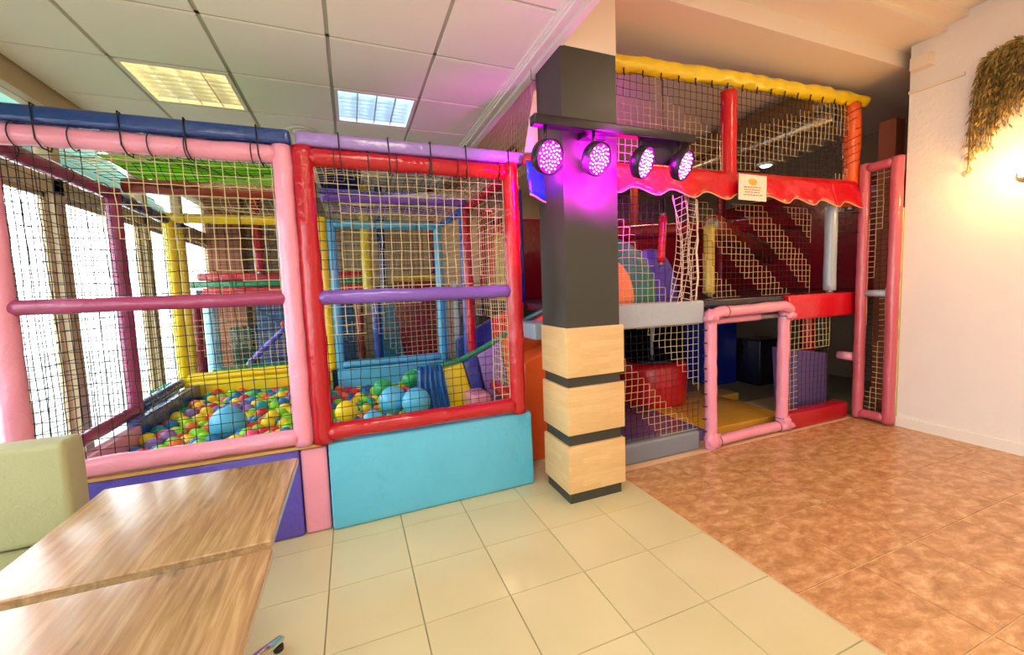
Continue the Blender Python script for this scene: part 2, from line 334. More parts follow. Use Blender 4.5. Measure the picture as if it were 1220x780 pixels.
part('rim', MB().lathe([(.13, -.001), (.125, -.012), (.10, -.016), (.085, -.004)], (-.125, 1.70, CZ), 28), white, vt)
part('cone', MB().lathe([(.07, -.004), (.075, -.018), (.05, -.024), (.02, -.020), (.001, -.02)], (-.125, 1.70, CZ), 24), white, vt)

# ------------------------------------------------------------------ pillar
pl = MB().box(1.40, -.215, 2.78, 1.78, .13, 3.45)
p0 = struct('pillar', pl, simple('pillar_paint', 'F3E4D2', .8, bump=.05))
part('laminate_panel', MB().box(1.395, -.212, 1.125, 1.778, .128, 2.78), charcoal, p0)
part('core', MB().box(1.40, -.20, 0, 1.785, .12, 1.125), charcoal, p0)
for (z0, z1) in ((.075, .378), (.452, .752), (.818, 1.127)):
    part('wood_block', MB().rbox(1.382, -.222, z0, 1.805, .13, z1, .003), maple, p0)

# ------------------------------------------------------------------ nets
def net(name, P, U, Vv, nu, nv, parent, zone=lambda a, b: 0, cell=None, r=.0022, sag=.006, mats=(black, cream), knots=True, hole=None):
    P, U, Vv = Vector(P), Vector(U), Vector(Vv); N = U.cross(Vv).normalized(); ul = U.length; vl = Vv.length
    sd = random.random()*50; g = {}
    for i in range(nu+1):
        for j in range(nv+1):
            a, b_ = i/nu, j/nv; e = min(a, 1-a, .12)/.12*min(b_, 1-b_, .12)/.12
            n1 = noise.noise(Vector((a*3+sd, b_*3, 0))); n2 = noise.noise(Vector((a*3, b_*3+sd, 5))); n3 = noise.noise(Vector((a*2.2+sd, b_*2.2, 9)))
            q = P+U*a+Vv*b_ + (U.normalized()*n1+Vv.normalized()*n2)*sag*1.6*e + N*n3*sag*2.2*e
            q += (U.normalized()*random.uniform(-1, 1)+Vv.normalized()*random.uniform(-1, 1))*.0025*e
            g[i, j] = q
    mb = MB()
    def seg(a, b_, mi):
        t = (b_-a).normalized(); s1 = N*r; s2 = t.cross(N).normalized()*r
        vs_ = [a+s1, a-s1*.5+s2*.87, a-s1*.5-s2*.87, b_+s1, b_-s1*.5+s2*.87, b_-s1*.5-s2*.87]
        mb.add(vs_, [(0, 1, 4, 3), (1, 2, 5, 4), (2, 0, 3, 5)], mi, True)
    for i in range(nu+1):
        for j in range(nv+1):
            if hole and hole(i/nu, j/nv): continue
            mi = zone(i/nu, j/nv)
            if i < nu and not (hole and hole((i+1)/nu, j/nv)): seg(g[i, j], g[i+1, j], mi)
            if j < nv and not (hole and hole(i/nu, (j+1)/nv)): seg(g[i, j], g[i, j+1], mi)
            if knots:
                p = g[i, j]; k = r*1.9
                mb.add([p+Vector(d)*k for d in ((1, 0, 0), (-1, 0, 0), (0, 1, 0), (0, -1, 0), (0, 0, 1), (0, 0, -1))], [(0, 2, 4), (2, 1, 4), (1, 3, 4), (3, 0, 4), (2, 0, 5), (1, 2, 5), (3, 1, 5), (0, 3, 5)], mi)
    return part(name, mb, list(mats), parent)
def stripes(k=1.0, w_=.3, ph=0.): return lambda a, b_: int(((a*k+b_+ph) % w_) > w_*.5)
allcream = lambda a, b_: 1
# ------------------------------------------------------------------ framed net panels
tie_me = {}
def ties(parent, a, b_, r, n, jit=.3, sc=1.06):
    a, b_ = Vector(a), Vector(b_); t = (b_-a).normalized()
    for k in range(n):
        p = a.lerp(b_, (k+.5+random.uniform(-jit, jit))/n); u = t.orthogonal().normalized(); v = t.cross(u)
        mb = MB(); pts = [p+(u*math.cos(x)+v*math.sin(x))*r*sc for x in [2*math.pi*i/16 for i in range(17)]]
        mb.path(pts, .0028, 5, cap=False)
        part('cable_tie', mb, tie, parent)
def frame(label, a, b_, z0, z1, colp, colt=None, colb=None, r=.05, posts=(1, 1), mid=None, hole=None, netz=None, tie_n=6, cells=None, name='climbing_frame', netspec=None, ppost=None):
    colt = colt or colp; colb = colb or colp
    a, b_ = Vector((a[0], a[1], 0)), Vector((b_[0], b_[1], 0)); t = thing(name, label, 'play frame', ((a.x+b_.x)/2, (a.y+b_.y)/2, z0-r)); U = b_-a; d = U.normalized()
    A = lambda p, z: (p.x, p.y, z)
    if posts[0]: part('post', MB().path([A(a, z0-r), A(a, z1+r*.9)], r, 16, rough=.10, step=.035), V[ppost[0] if ppost else colp], t)
    if posts[1]: part('post', MB().path([A(b_, z0-r), A(b_, z1+r*.9)], r, 16, rough=.10, step=.035), V[ppost[1] if ppost else colp], t)
    e = d*(r*.6)
    part('top_rail', MB().path([A(a+e, z1), A(b_-e, z1)], r*.92, 16, rough=.12, step=.035), V[colt], t)
    if colb != 'none': part('bottom_rail', MB().path([A(a+e, z0), A(b_-e, z0)], r*.92, 16, rough=.12, step=.035), V[colb], t)
    if mid: part('mid_rail', MB().path([A(a+e, mid[0]), A(b_-e, mid[0])], mid[2] if len(mid) > 2 else .038, 14, rough=.12, step=.035), V[mid[1]], t)
    if tie_n:
        ties(t, A(a+e, z1), A(b_-e, z1), r, tie_n)
    if netspec is not False:
        c = cells or .056; nu = max(2, round(U.length/c)); nv = max(2, round((z1-z0)/c))
        off = Vector((0, 0, 0))
        net('net', A(a+off, z0+r*.5), U, (0, 0, z1-z0-r), nu, nv, t, netz or stripes(), hole=hole)
    return t
ZT, ZB = 2.145, .585
# front row
def z_pink(a, b_): return int(a > .33 and b_ > .73-(a-.33)*.35)
t_pink = frame('pink padded tube frame with net, front of the ball pit bay on the left', (-1.285, .165), (-.118, .165), ZB, ZT, 'pink', mid=(1.372, 'plum', .036), netz=z_pink, tie_n=5)
def z_red(a, b_): return int((b_ > .60-.25*(1-a) and b_ > .35) or (a < .22 and b_ > .35) or a > .86) if not (a < .12 and b_ < .9 and b_ > .6) else 0
t_red = frame('glossy red padded tube frame with net, between the pink frame and the pillar', (-.018, .165), (1.205, .165), ZB, ZT, 'red', mid=(1.366, 'purple', .042), netz=z_red, tie_n=6, r=.054)
for (t_, x0, x1, c, lab) in ((0, -1.62, -.07, 'navy', 'dark blue padded beam lying along the top of the pink frame'), (1, -.045, 1.30, 'lilac', 'greyish violet padded beam lying along the top of the red frame')):
    t = thing('top_beam', lab, 'padded beam', ((x0+x1)/2, .175, ZT+.05))
    part('cover', MB().rbox(x0, .12, ZT+.05, x1, .235, ZT+.125, .022), V[c], t)
    for k in range(5):
        x = x0+(x1-x0)*(k+.7+.2*random.random())/5.3
        y0, y1, z0, z1 = .116, .239, ZT-.055, ZT+.129
        part('strap', MB().path([(x, y0, z1), (x+.004, y0, z0+.03), (x+.01, y0+.03, z0), (x+.01, y1-.03, z0), (x, y1, z0+.03), (x, y1, z1), (x, y0, z1)], .0035, 6), tie, t)
# sides and rear of the two bays
frame('plum padded side frame with net along the window wall, nearer half', (-1.285, .20), (-1.285, 1.24), ZB+.03, ZT-.03, 'plum', posts=(0, 1), netz=lambda a, b_: 0, tie_n=3, r=.045)
frame('navy and plum side frame with net along the window wall, farther half', (-1.30, 1.27), (-1.335, 2.25), ZB+.03, ZT-.03, 'plum', colt='navy', colb='navy', posts=(0, 0), netz=lambda a, b_: 0, tie_n=3, r=.045)
frame('yellow padded tube frame with net at the back of the ball pit', (-1.335, 2.32), (-.06, 2.32), .64, 2.14, 'yellow', netz=stripes(1, 1.3, .4), tie_n=4, r=.048, cells=.06)
frame('light blue padded tube frame with net at the back of the red bay', (.03, 2.32), (1.14, 2.32), .63, 2.12, 'sky', netz=stripes(1, 1.5, .2), tie_n=4, r=.045, cells=.06)
frame('red padded side frame with net on the right of the red bay', (1.235, .21), (1.235, 1.42), ZB+.02, ZT, 'red', colb='none', hole=lambda a, b: a > .44 and b < .33, posts=(0, 1), netz=lambda a, b_: int(a < .85 and b_ < .9), tie_n=3, r=.043)
solo('rail', MB().path([(1.235, .23, .60), (1.235, .74, .60)], .045, 14, rough=.1, step=.03), V['red'], 'short red padded rail in front of the slide, lower right of the red bay', 'padded bar', (1.235, .5, .55))
frame('royal blue padded side frame behind the red side frame', (1.235, 1.53), (1.20, 2.30), ZB+.02, ZT, 'blue', colb='none', hole=lambda a, b: a < .3 and b < .4, posts=(1, 0), netz=allcream, tie_n=0, r=.04)
def roof(label, x0, x1, c, y=1.30):
    t = thing('roof_net', label, 'net', ((x0+x1)/2, y, 2.2))
    part('roof_beam', MB().path([(x0, y, 2.19), (x1, y, 2.19)], .05, 14, rough=.1, step=.05), V[c], t)
    net('net', (x0, .2, 2.17), (x1-x0, 0, 0), (0, y-.25, .02), round((x1-x0)/.06), 17, t, stripes(1, 1.2, .5), sag=.03)
    net('net', (x0, y+.05, 2.19), (x1-x0, 0, 0), (0, 2.3-y-.05, -.01), round((x1-x0)/.06), 15, t, allcream, sag=.03)
roof('roof netting with a brick-red beam over the ball pit', -1.24, -.07, 'brick')
roof('roof netting with a shiny violet beam over the red bay', 0.0, 1.20, 'purple')
# foam mat strips lying on the roof netting
for (n, x0, x1, y0, y1, c, lab) in (('foam_mat', -1.15, -.55, .62, 1.0, 'lime', 0),):
    pass

def translucent(name, c):
    m, nt, b, N, L = base(name); b.inputs['Base Color'].default_value = lin(c); b.inputs['Roughness'].default_value = .4
    t = N.new('ShaderNodeBsdfTranslucent'); t.inputs[0].default_value = lin(c); x = N.new('ShaderNodeMixShader'); x.inputs[0].default_value = .7
    L.new(b.outputs[0], x.inputs[1]); L.new(t.outputs[0], x.inputs[2]); L.new(x.outputs[0], N['Material Output'].inputs[0]); return m
for (x0, x1, y0, y1, c, lab) in ((-1.10, -.19, .66, 1.18, 'A8E83C', 'lime green translucent sheet lying on the roof netting over the ball pit'), (-.185, -.08, .66, 1.18, '2A6AE8', 'narrow blue sheet on the roof netting beside the lime green one'), (.02, .30, .55, 1.18, '1A2A80', 'navy sheet lying on the roof netting over the red bay')):
    solo('roof_sheet', MB().rbox(x0, y0, 2.215, x1, y1, 2.222, .002), translucent('sheet_'+c, c), lab, 'sheet', (x0, y0, 2.2))
# kick pads
def pad(name, label, x0, y0, z0, x1, y1, z1, col, r=.02, cat='foam pad'):
    return solo(name, MB().rbox(x0, y0, z0, x1, y1, z1, r), V[col], label, cat, ((x0+x1)/2, (y0+y1)/2, min(z0, z1)))
pad('foam_pad', 'violet blue foam kick pad under the pink frame, partly behind the table', -1.33, .15, 0, -.150, .25, .515, 'violet')
pad('foam_pad', 'narrow pink foam kick pad on the floor between violet and light blue pads', -.145, .16, 0, -.006, .25, .505, 'pink')
solo('foam_pad', MB().bevelhexa([(0, .13, 0), (1.312, .155, 0), (1.312, .255, 0), (0, .25, 0), (.002, .150, .52), (1.305, .165, .52), (1.305, .255, .52), (.002, .25, .52)], .02), V['sky'], 'long light blue foam kick pad under the red frame, left of the pillar', 'foam pad', (.65, .2, 0))
solo('plywood_ledge', MB().box(-1.33, .14, .516, -.03, .27, .532), plywood, 'thin plywood ledge between the pink frame and the violet pad', 'ledge', (-.7, .2, .52))
solo('pit_platform', MB().box(-1.16, .27, 0, 1.18, 2.165, .16), V['dark'], 'dark padded platform carrying the ball pit', 'platform', (0, 1.2, 0))
pad('foam_pad', 'yellow foam wall at the back of the ball pit', -1.30, 2.17, .165, -.05, 2.26, .615, 'yellow')
pad('foam_pad', 'light blue foam wall at the back of the red bay', .0, 2.17, .165, 1.12, 2.26, .60, 'sky')
pad('foam_pad', 'navy foam wall along the window side of the ball pit', -1.25, 1.0, .165, -1.17, 2.16, .60, 'navy', .015)
pad('foam_pad', 'short dusky pink foam wall at the near left corner of the ball pit', -1.235, .30, .165, -1.165, .985, .565, 'pink', .012)
pad('foam_pad', 'small pink foam cushion at the right end of the red bay', 1.0, .62, .165, 1.17, 1.0, .56, 'pink', .04)
# green rolled netting by the window
gr = MB().path([(-1.47, 1.9, .50), (-1.45, 2.3, .56)], .075, 14, rough=.5, step=.03)
solo('rolled_net', gr, simple('green_net', '2E9A78', .7, bump=.8, bscale=120), 'roll of green netting on the floor between the window and the navy pad', 'net roll', (-1.46, 2.1, .42))
solo('low_stool', MB().rbox(-1.55, 1.8, 0, -1.37, 2.4, .43, .03), V['dgreen'], 'dark green foam block under the rolled netting', 'foam block', (-1.46, 2.1, 0))

# ------------------------------------------------------------------ balls
BC = [('red', 'E0343C'), ('orange', 'F4783A'), ('yellow', 'F6DC2C'), ('lime green', '8FDC28'), ('green', '2FB05A'), ('blue', '1E78C0'), ('teal', '1AA0A8'), ('purple', '9470B8'), ('hot pink', 'F04C80')]
BW = [9, 11, 20, 22, 6, 17, 6, 6, 4]
bm_ = [simple('ball_'+n.replace(' ', '_'), c, .38, spec=.4) for n, c in BC]
BR = .046
bmesh_ = []
for i in range(len(BC)):
    mb = MB().sphere((0, 0, 0), BR, 16, 10)
    me = bpy.data.meshes.new('ball'); me.from_pydata(mb.v, [], mb.f); me.materials.append(bm_[i]); me.polygons.foreach_set('use_smooth', [True]*len(mb.f)); bmesh_.append(me)
big = [(-.66, .90, .525, .112, 'sky', 'large light blue play ball half sunk among the small balls'),
       (.10, .74, .54, .078, 'yellow', 'yellow mid-size ball at the left end of the red bay'),
       (.27, .50, .515, .072, 'sky', 'light blue mid-size ball, nearest of the red bay'),
       (.43, .80, .565, .105, 'sky', 'large light blue ball, second from the fabric curtain'),
       (.585, .66, .565, .105, 'sky', 'large light blue ball touching the blue fabric curtain'),
       (.38, 1.10, .60, .078, 'green', 'green ball resting behind the large light blue balls, left'),
       (.62, 1.14, .64, .078, 'green', 'green ball resting behind the large light blue balls, right')]
bigm = {'sky': simple('ball_sky', '58BEEC', .32), 'yellow': simple('ball_big_yellow', 'F4D422', .35), 'green': simple('ball_big_green', '1FA85C', .35)}
for (x, y, z, r, c, lab) in big:
    o = solo('play_ball', MB().sphere((x, y, z), r, 32, 20), bigm[c], lab, 'ball', (x, y, z))
def surf(x, y): return -.10*(x > -.08)*max(0, min(1, (y-.55)/.5))+ .445+.035*noise.noise(Vector((x*3, y*3, 1)))+.03*max(0, min(1, (y-.3)/1.6))
spots = []; dx = BR*2.06; dy = dx*.88; j = 0; y = .29
while y < 2.13:
    x = -1.13+(dx/2 if j % 2 else 0)
    while x < 1.12:
        z = surf(x, y)+random.uniform(-.024, .026); xx = x+random.uniform(-.002, .002); yy = y+random.uniform(-.002, .002)
        ok = all((Vector((xx, yy, z))-Vector(q[:3])).length > BR+q[3]*.97 for q in big)
        if x > .58 and (y > .70 and y < 1.72): ok = False
        if x > .92 and .55 < y < 1.1: ok = False
        if xx < -1.165+.045+.01 : ok = ok and True
        if ok: spots.append((xx, yy, z))
        x += dx
    y += dy; j += 1
inL = [p for p in spots if p[0] < -.10]; inR = [p for p in spots if p[0] >= -.10]
inL.sort(key=lambda p: p[1]); inR.sort(key=lambda p: (p[1]+.5*p[0]))
ind = inL[:258]+inR[:40]; rest = inL[258:]+inR[40:]
for (x, y, z) in ind:
    k = random.choices(range(len(BC)), BW)[0]; o = bpy.data.objects.new('ball', bmesh_[k]); COL.objects.link(o); o.location = (x, y, z)
    side = 'left' if x < -.10 else 'right'
    n = BC[k][0]
    if side == 'left':
        dd = math.hypot(x+.66, y-.90)
        wh = 'beside the large light blue ball' if dd < .27 else 'along the pink front rail' if y < .45 else 'near the navy side wall' if x < -.88 else 'close to the red frame' if x > -.34 else 'in front of the large light blue ball' if y < .9 else 'behind the large light blue ball'
        o['label'] = 'small %s ball in the pink-framed pit, %s' % (n, wh); o['group'] = 'small %s balls in the pink-framed pit, %s' % (n, wh)
    else:
        wh = 'near its left end' if x < .3 else 'near the fabric flap'
        o['label'] = 'small %s plastic ball in the red-framed bay, %s' % (n, wh); o['group'] = 'small %s balls in the red-framed bay, %s' % (n, wh)
    o['category'] = 'ball'; continue
    if side == 'left': o['label'] = 'small %s plastic ball among those filling the pink-framed pit' % n; o['group'] = 'small %s balls in the pink-framed pit' % n
    else: o['label'] = 'small %s plastic ball among those lying in the red-framed bay' % n; o['group'] = 'small %s balls in the red-framed bay' % n
    o['category'] = 'ball'
mb = MB()
for (x, y, z) in rest: mb.sphere((x, y, z), BR, 12, 8, random.choices(range(len(BC)), BW)[0])
for (x, y, z) in spots:
    if x < 1.02 and y < 2.08 and not (x > .5 and y < 1.7) and x > -1.12: mb.sphere((x+dx/2, y+dy*.4, z-.080), BR, 8, 5, random.choices(range(len(BC)), BW)[0])
o = solo('ball_filling', mb, bm_, 'deeper and farther mass of small mixed-colour plastic balls filling the pit', 'balls', (0, 1.2, .40)); o['kind'] = 'stuff'

# ------------------------------------------------------------------ rainbow slide into the red bay
sl = thing('rainbow_slide', 'rainbow-coloured padded slide coming down into the red bay from behind the pillar', 'slide', (1.3, 1.0, .28))
def top(x):
    P_ = [(.62, .752), (.81, .765), (1.0, .80), (1.2, .88), (1.39, .98), (1.67, 1.13), (1.86, 1.20)]
    for (a, za), (b_, zb) in zip(P_, P_[1:]):
        if x <= b_: return za+(zb-za)*(x-a)/(b_-a)
    return P_[-1][1]
for (a, b_, c_, d, col) in ((.835, 1.015, .895, 1.14, 'yellow'), (1.02, 1.14, 1.15, 1.205, 'royal'), (1.145, 1.36, 1.27, 1.44, 'lilac'), (1.365, 1.86, 1.45, 1.86, 'orange')):
    y0t, y0b = .90, .80
    if a > 1.14: y0b = .86
    part('side_panel', MB().bevelhexa([(c_, y0b, .165), (d, y0b, .165), (d, 1.0, .165), (c_, 1.0, .165), (a, y0t, top(a)-.03), (b_, y0t, top(b_)-.03), (b_, .98, top(b_)-.03), (a, .98, top(a)-.03)], .012), V[col], sl)
part('edge_roll', MB().path([(x/100, .93, top(x/100)) for x in range(62, 190, 4)], .022, 12, rough=.1), V['green'], sl)
part('slide_bed', MB().add([q for x in (62, 80, 100, 120, 140, 160, 186) for q in ((x/100, .99, top(x/100)-.16), (x/100, 1.55, top(x/100)-.16), (x/100, .99, .29), (x/100, 1.55, .29))],
     [f for i in range(6) for f in ((4*i, 4*i+4, 4*i+5, 4*i+1), (4*i, 4*i+2, 4*i+6, 4*i+4), (4*i+1, 4*i+5, 4*i+7, 4*i+3))]+[(0, 1, 3, 2), (24, 26, 27, 25)]), V['purple'], sl)
for (a, b_, col) in ((.7, 1.1, 'blue'), (1.13, 1.5, 'navy'), (1.51, 1.86, 'scarlet')):
    if col == 'blue': continue
    part('side_panel', MB().bevelhexa([(a, 1.56, .165), (b_, 1.56, .165), (b_, 1.64, .165), (a, 1.64, .165), (a, 1.56, top(a)+.04), (b_, 1.56, top(b_)+.04), (b_, 1.64, top(b_)+.04), (a, 1.64, top(a)+.04)], .012), V[col], sl)
# blue gathered fabric flap at the slide end
fm = MB(); nn = 26
for i in range(nn+1):
    u = i/nn
    for j in range(11):
        v = j/10; x = .63+.20*u+.07*v*(u-.3); yy = .845+.022*math.sin(u*34+2*math.sin(v*4))*(1-.3*v)-.10*v; z = .79-.47*v+.01*math.sin(u*17)
        fm.v.append((x, yy, z))
for i in range(nn):
    for j in range(10): fm.f.append((i*11+j, (i+1)*11+j, (i+1)*11+j+1, i*11+j+1)); fm.mi.append(0); fm.sm.append(True)
flap = solo('fabric_flap', fm, simple('blue_sheeting', '1468B8', .22, 0, .4, 35), 'gathered shiny blue fabric flap hanging at the left end of the rainbow slide', 'fabric', (.73, .85, .32))
sm = flap.modifiers.new('solid', 'SOLIDIFY'); sm.thickness = .004
pad('foam_pad', 'pale grey foam pad slanting beside the red post, left of the pillar', 1.50, .50, .97, 1.84, .84, 1.10, 'grey', .02)
solo('slide_flank', MB().bevelhexa([(1.40, .5, 0), (1.84, .5, 0), (1.84, .76, 0), (1.40, .76, 0), (1.40, .5, .80), (1.84, .5, .965), (1.84, .76, .965), (1.40, .76, .80)], .015), V['orange'], 'orange foam block below the pale grey pad, left of the pillar', 'foam block', (1.6, .6, 0))

# ------------------------------------------------------------------ rear play area (seen through the nets)
def tube(name, label, a, b_, r, col, cat='padded post', rough=.08):
    a, b_ = Vector(a), Vector(b_); lo = a if a.z < b_.z else b_
    t = thing(name, label, cat, lo)
    part('sleeve', MB().path([a, b_], r, 14, rough=rough, step=.05), V[col], t)
    d = (b_-a).normalized()
    part('pipe_end', MB().path([b_-d*.001, b_+d*.03], r*.6, 12), steel, t)
    part('pipe_end', MB().path([a-d*.03 if a.z > .05 else a, a+d*.01], r*.6, 12), steel, t)
    return t
solo('ground_mat', MB().rbox(-1.25, 2.45, 0, 1.3, 4.6, .3, .02), V['dgreen'], 'dark green padded floor block behind the ball pit', 'mat', (0, 3.5, 0))
pad('foam_mat', 'bright green mat edge behind the yellow frame', -1.15, 2.44, .302, -.15, 2.75, .68, 'green')
pad('foam_mat', 'dark green mat edge behind the light blue frame', .05, 2.5, .302, .45, 2.9, .62, 'dgreen')
DY = 3.5
for (z0, z1, c, x0, x1, lab) in ((1.60, 1.69, 'red', -1.50, .36, 'upper red padded deck edge behind the nets'), (1.52, 1.595, 'green', -1.58, .36, 'green padded deck edge below the upper red one'), (1.38, 1.515, 'scarlet', -1.46, .36, 'lower red padded deck edge behind the plum rail')):
    pad('deck_edge', lab, x0, DY, z0, x1, DY+.10, z1, c, .02, 'padded edge')
pad('deck_edge', 'wine-red padded deck edge right of the navy post', .72, DY, 1.42, 1.42, DY+.1, 1.53, 'wine', .02, 'padded edge')
pad('deck_edge', 'mustard padded strip above the wine-red deck edge', .72, DY, 1.535, 1.42, DY+.1, 1.62, 'mustard', .02, 'padded edge')
solo('rear_deck', MB().box(-1.55, DY+.1, 1.42, 1.4, 4.25, 1.50), V['dark'], 'dark upper play deck behind the ball pit', 'deck', (0, 4.1, 1.42))
tube('padded_post', 'red padded post standing on the rear deck above the yellow frame', (-.84, 3.46, 1.70), (-.84, 3.46, 2.785), .055, 'red')
tube('padded_post', 'yellow padded post standing behind the light blue frame', (.40, 3.42, 1.40), (.40, 3.42, 2.785), .065, 'yellow')
tube('padded_post', 'brick-red padded post left of the yellow one, reaching the floor block', (.28, 3.60, .302), (.28, 3.60, 1.40), .045, 'brick')
tube('padded_post', 'navy padded post standing right of the yellow one', (.60, 3.40, 1.35), (.60, 3.40, 2.785), .05, 'navy')
tube('padded_post', 'blue padded post under the rear deck, below the navy one', (.46, 2.95, .302), (.46, 2.95, 1.34), .055, 'blue')
tube('padded_post', 'maroon padded post beside the yellow frame under the deck', (-1.42, 3.1, .0), (-1.42, 3.1, 1.37), .06, 'wine')
tube('padded_post', 'pale blue padded post right of the maroon one', (-1.39, 3.5, .0), (-1.39, 3.5, 1.37), .07, 'pale')
tube('padded_post', 'short pale blue padded post hanging under the roof net by the pink post', (-.52, 3.2, 1.80), (-.52, 3.2, 2.785), .07, 'pale')
tube('padded_post', 'light blue padded post behind the right end of the light blue frame', (1.27, 2.75, .0), (1.27, 2.75, 1.34), .045, 'sky')
tube('padded_post', 'pale blue padded post between the bright gap and the blue side frame', (1.49, 3.0, .0), (1.49, 3.0, 1.5), .045, 'pale')
tube('padded_post', 'dark red padded post above the purple rail, right side of the rear deck', (1.28, 3.40, 1.63), (1.28, 3.40, 2.785), .05, 'wine')
tube('mid_beam', 'violet padded beam running across under the rear ceiling', (.0, 3.0, 2.40), (1.7, 3.0, 2.40), .06, 'purple', 'padded beam')
pad('foam_board', 'dark red foam board standing under the rear deck', .72, 3.2, .302, 1.25, 3.28, 1.39, 'wine')
solo('foam_board', MB().bevelhexa([(.50, 3.1, .5), (.80, 3.1, .5), (.80, 3.15, .5), (.50, 3.15, .5), (.52, 3.1, 1.36), (.66, 3.1, 1.36), (.66, 3.15, 1.36), (.52, 3.15, 1.36)], .01), V['teal'], 'teal mesh panel with a slanting side, beside the blue post', 'foam panel', (.6, 3.1, .5))
solo('foam_board', MB().rbox(-1.0, 3.9, .302, .20, 4.0, 1.40, .02), simple('blue_mesh', '3E74A8', .5, bump=.5, bscale=90, var=.2), 'blue mesh-covered panel at the back under the rear deck', 'foam panel', (-.4, 3.9, .3))
pad('foam_block', 'tall dark green foam block under the rear deck', -1.15, 3.2, .302, -.92, 3.5, 1.05, 'dgreen', cat='foam block')
pad('foam_block', 'navy foam block at the foot of the diagonal bar', -.72, 2.9, .302, -.25, 3.3, .86, 'navy', cat='foam block')
lb_ = tube('ladder_bar', 'violet padded bar climbing diagonally behind the yellow frame', (-.86, 2.62, .70), (-.28, 2.62, 1.26), .03, 'violet', 'padded bar')
part('knob', MB().sphere((-.50, 2.57, 1.09), .04, 16, 10), bm_[0], lb_)
part_w = solo('wood_column', MB().box(-1.58, 4.3, 0, -1.2, 4.7, 2.8), simple('brick_red_paint', 'A86A4E', .8, var=.1), 'reddish brown column against the window wall at the far left corner', 'column', (-1.4, 4.5, 0))
tube('padded_post', 'mustard padded post right behind the yellow frame post', (-1.40, 2.75, .0), (-1.40, 2.75, 2.1), .045, 'mustard')
rn = thing('rear_net', 'wide black net stretched in front of the tan back wall', 'net', (0, 3.62, 1.7))
net('net', (-1.5, 3.66, 1.69), (2.9, 0, 0), (0, 0, .85), 42, 12, rn, lambda a, b_: 0)
rn2 = thing('rear_net', 'tan and black net hanging under the rear deck edge', 'net', (0, 2.8, .5))
net('net', (-1.2, 2.85, .69), (1.5, 0, 0), (0, 0, .7), 24, 11, rn2, stripes(1, .7))
# ------------------------------------------------------------------ right play structure
FY = .12
pad('foam_pad', 'low grey-blue foam pad on the floor just right of the pillar', 1.90, FY-.02, 0, 2.79, FY+.10, .160, 'slate')
pad('foam_pad', 'glossy pale grey foam pad at mid height, right of the pillar', 1.86, FY-.04, 1.05, 2.815, FY+.08, 1.235, 'grey')
pad('foam_pad', 'bright red foam pad at mid height, right of the pink gate', 3.82, FY-.04, 1.01, 4.80, FY+.08, 1.235, 'scarlet')
pad('foam_pad', 'low red foam pad on the floor, right of the pink gate', 3.82, FY-.06, 0, 4.66, FY+.08, .155, 'red')
pad('deck_edge', 'dark purple padded deck edge above the pink gate', 2.825, FY+.0, 1.155, 3.81, FY+.08, 1.235, 'dark', .015, 'padded edge')
solo('play_deck', MB().box(1.88, FY+.09, 1.16, 6.4, .78, 1.225).box(1.88, .78, 1.16, 6.4, 4.6, 1.225), V['dark'], 'dark upper deck of the play frame right of the pillar', 'deck', (4, 2, 1.16))
pad('foam_mat', 'purple floor mat inside the play frame, behind the grey-blue pad', 1.9, FY+.11, 0, 3.0, 1.2, .09, 'floorpurple', .01, 'mat')
for (x0, x1, y0, y1, lab) in ((3.005, 4.0, .24, .98, 'golden yellow floor mat just inside the pink gate'), (3.005, 4.3, .985, 2.0, 'golden yellow floor mat under the red drum'), (1.95, 3.0, 1.205, 2.0, 'golden yellow floor mat behind the purple floor mat')):
    pad('foam_mat', lab, x0, y0, 0, x1, y1, .085, 'floorgold', .008, 'mat')
pad('foam_mat', 'wine-red floor mat beyond the golden mats', 2.0, 2.01, 0, 5.6, 3.6, .085, 'wine', .01, 'mat')
# pink entrance gate
gt = thing('entrance_gate', 'pink padded tube gateway in the play frame, low opening with crumpled corners', 'gate', (3.35, .08, 0))
part('post', MB().path([(2.885, .08, .03), (2.880, .08, .6), (2.878, .08, 1.12)], .048, 16, rough=.12, step=.03), V['pink'], gt)
part('post', MB().path([(3.765, .10, .03), (3.77, .10, .5), (3.775, .10, 1.10)], .048, 16, rough=.12, step=.03), V['pink'], gt)
part('top_rail', MB().path([(2.84, .06, 1.10), (2.95, .05, 1.135), (3.3, .05, 1.14), (3.70, .05, 1.15), (3.79, .06, 1.12), (3.80, .08, 1.07)], .045, 16, rough=.15, step=.03), V['pink'], gt)
part('lower_top_rail', MB().path([(2.93, .13, 1.055), (3.50, .13, 1.06)], .03, 12, rough=.1, step=.03), V['pink'], gt)
part('pipe', MB().path([(3.50, .13, 1.06), (3.74, .13, 1.06)], .024, 12), steel, gt)
part('bottom_rail', MB().path([(2.91, .08, .05), (3.3, .09, .055), (3.74, .10, .05)], .045, 16, rough=.12, step=.03), V['pink'], gt)
def crumple(c, s, parent, seed):
    bm = bmesh.new(); bmesh.ops.create_icosphere(bm, subdivisions=3, radius=1)
    for v in bm.verts:
        n = v.co.normalized(); k = 1+.45*noise.noise(n*2.3+Vector((seed, 0, 0)))+.2*noise.noise(n*6+Vector((0, seed, 0)))
        v.co = Vector((n.x*s[0], n.y*s[1], n.z*s[2]))*k+Vector(c)
    bm.verts.index_update(); mb = MB().add([v.co.copy() for v in bm.verts], [[v.index for v in f.verts] for f in bm.faces], 0, True); bm.free()
    return part('corner_wrap', mb, V['pink'], parent)
crumple((2.895, .07, .06), (.07, .05, .10), gt, 1); crumple((3.79, .08, .07), (.075, .05, .07), gt, 4); crumple((3.80, .07, 1.06), (.06, .05, .045), gt, 7); crumple((2.86, .06, 1.10), (.06, .055, .055), gt, 9)
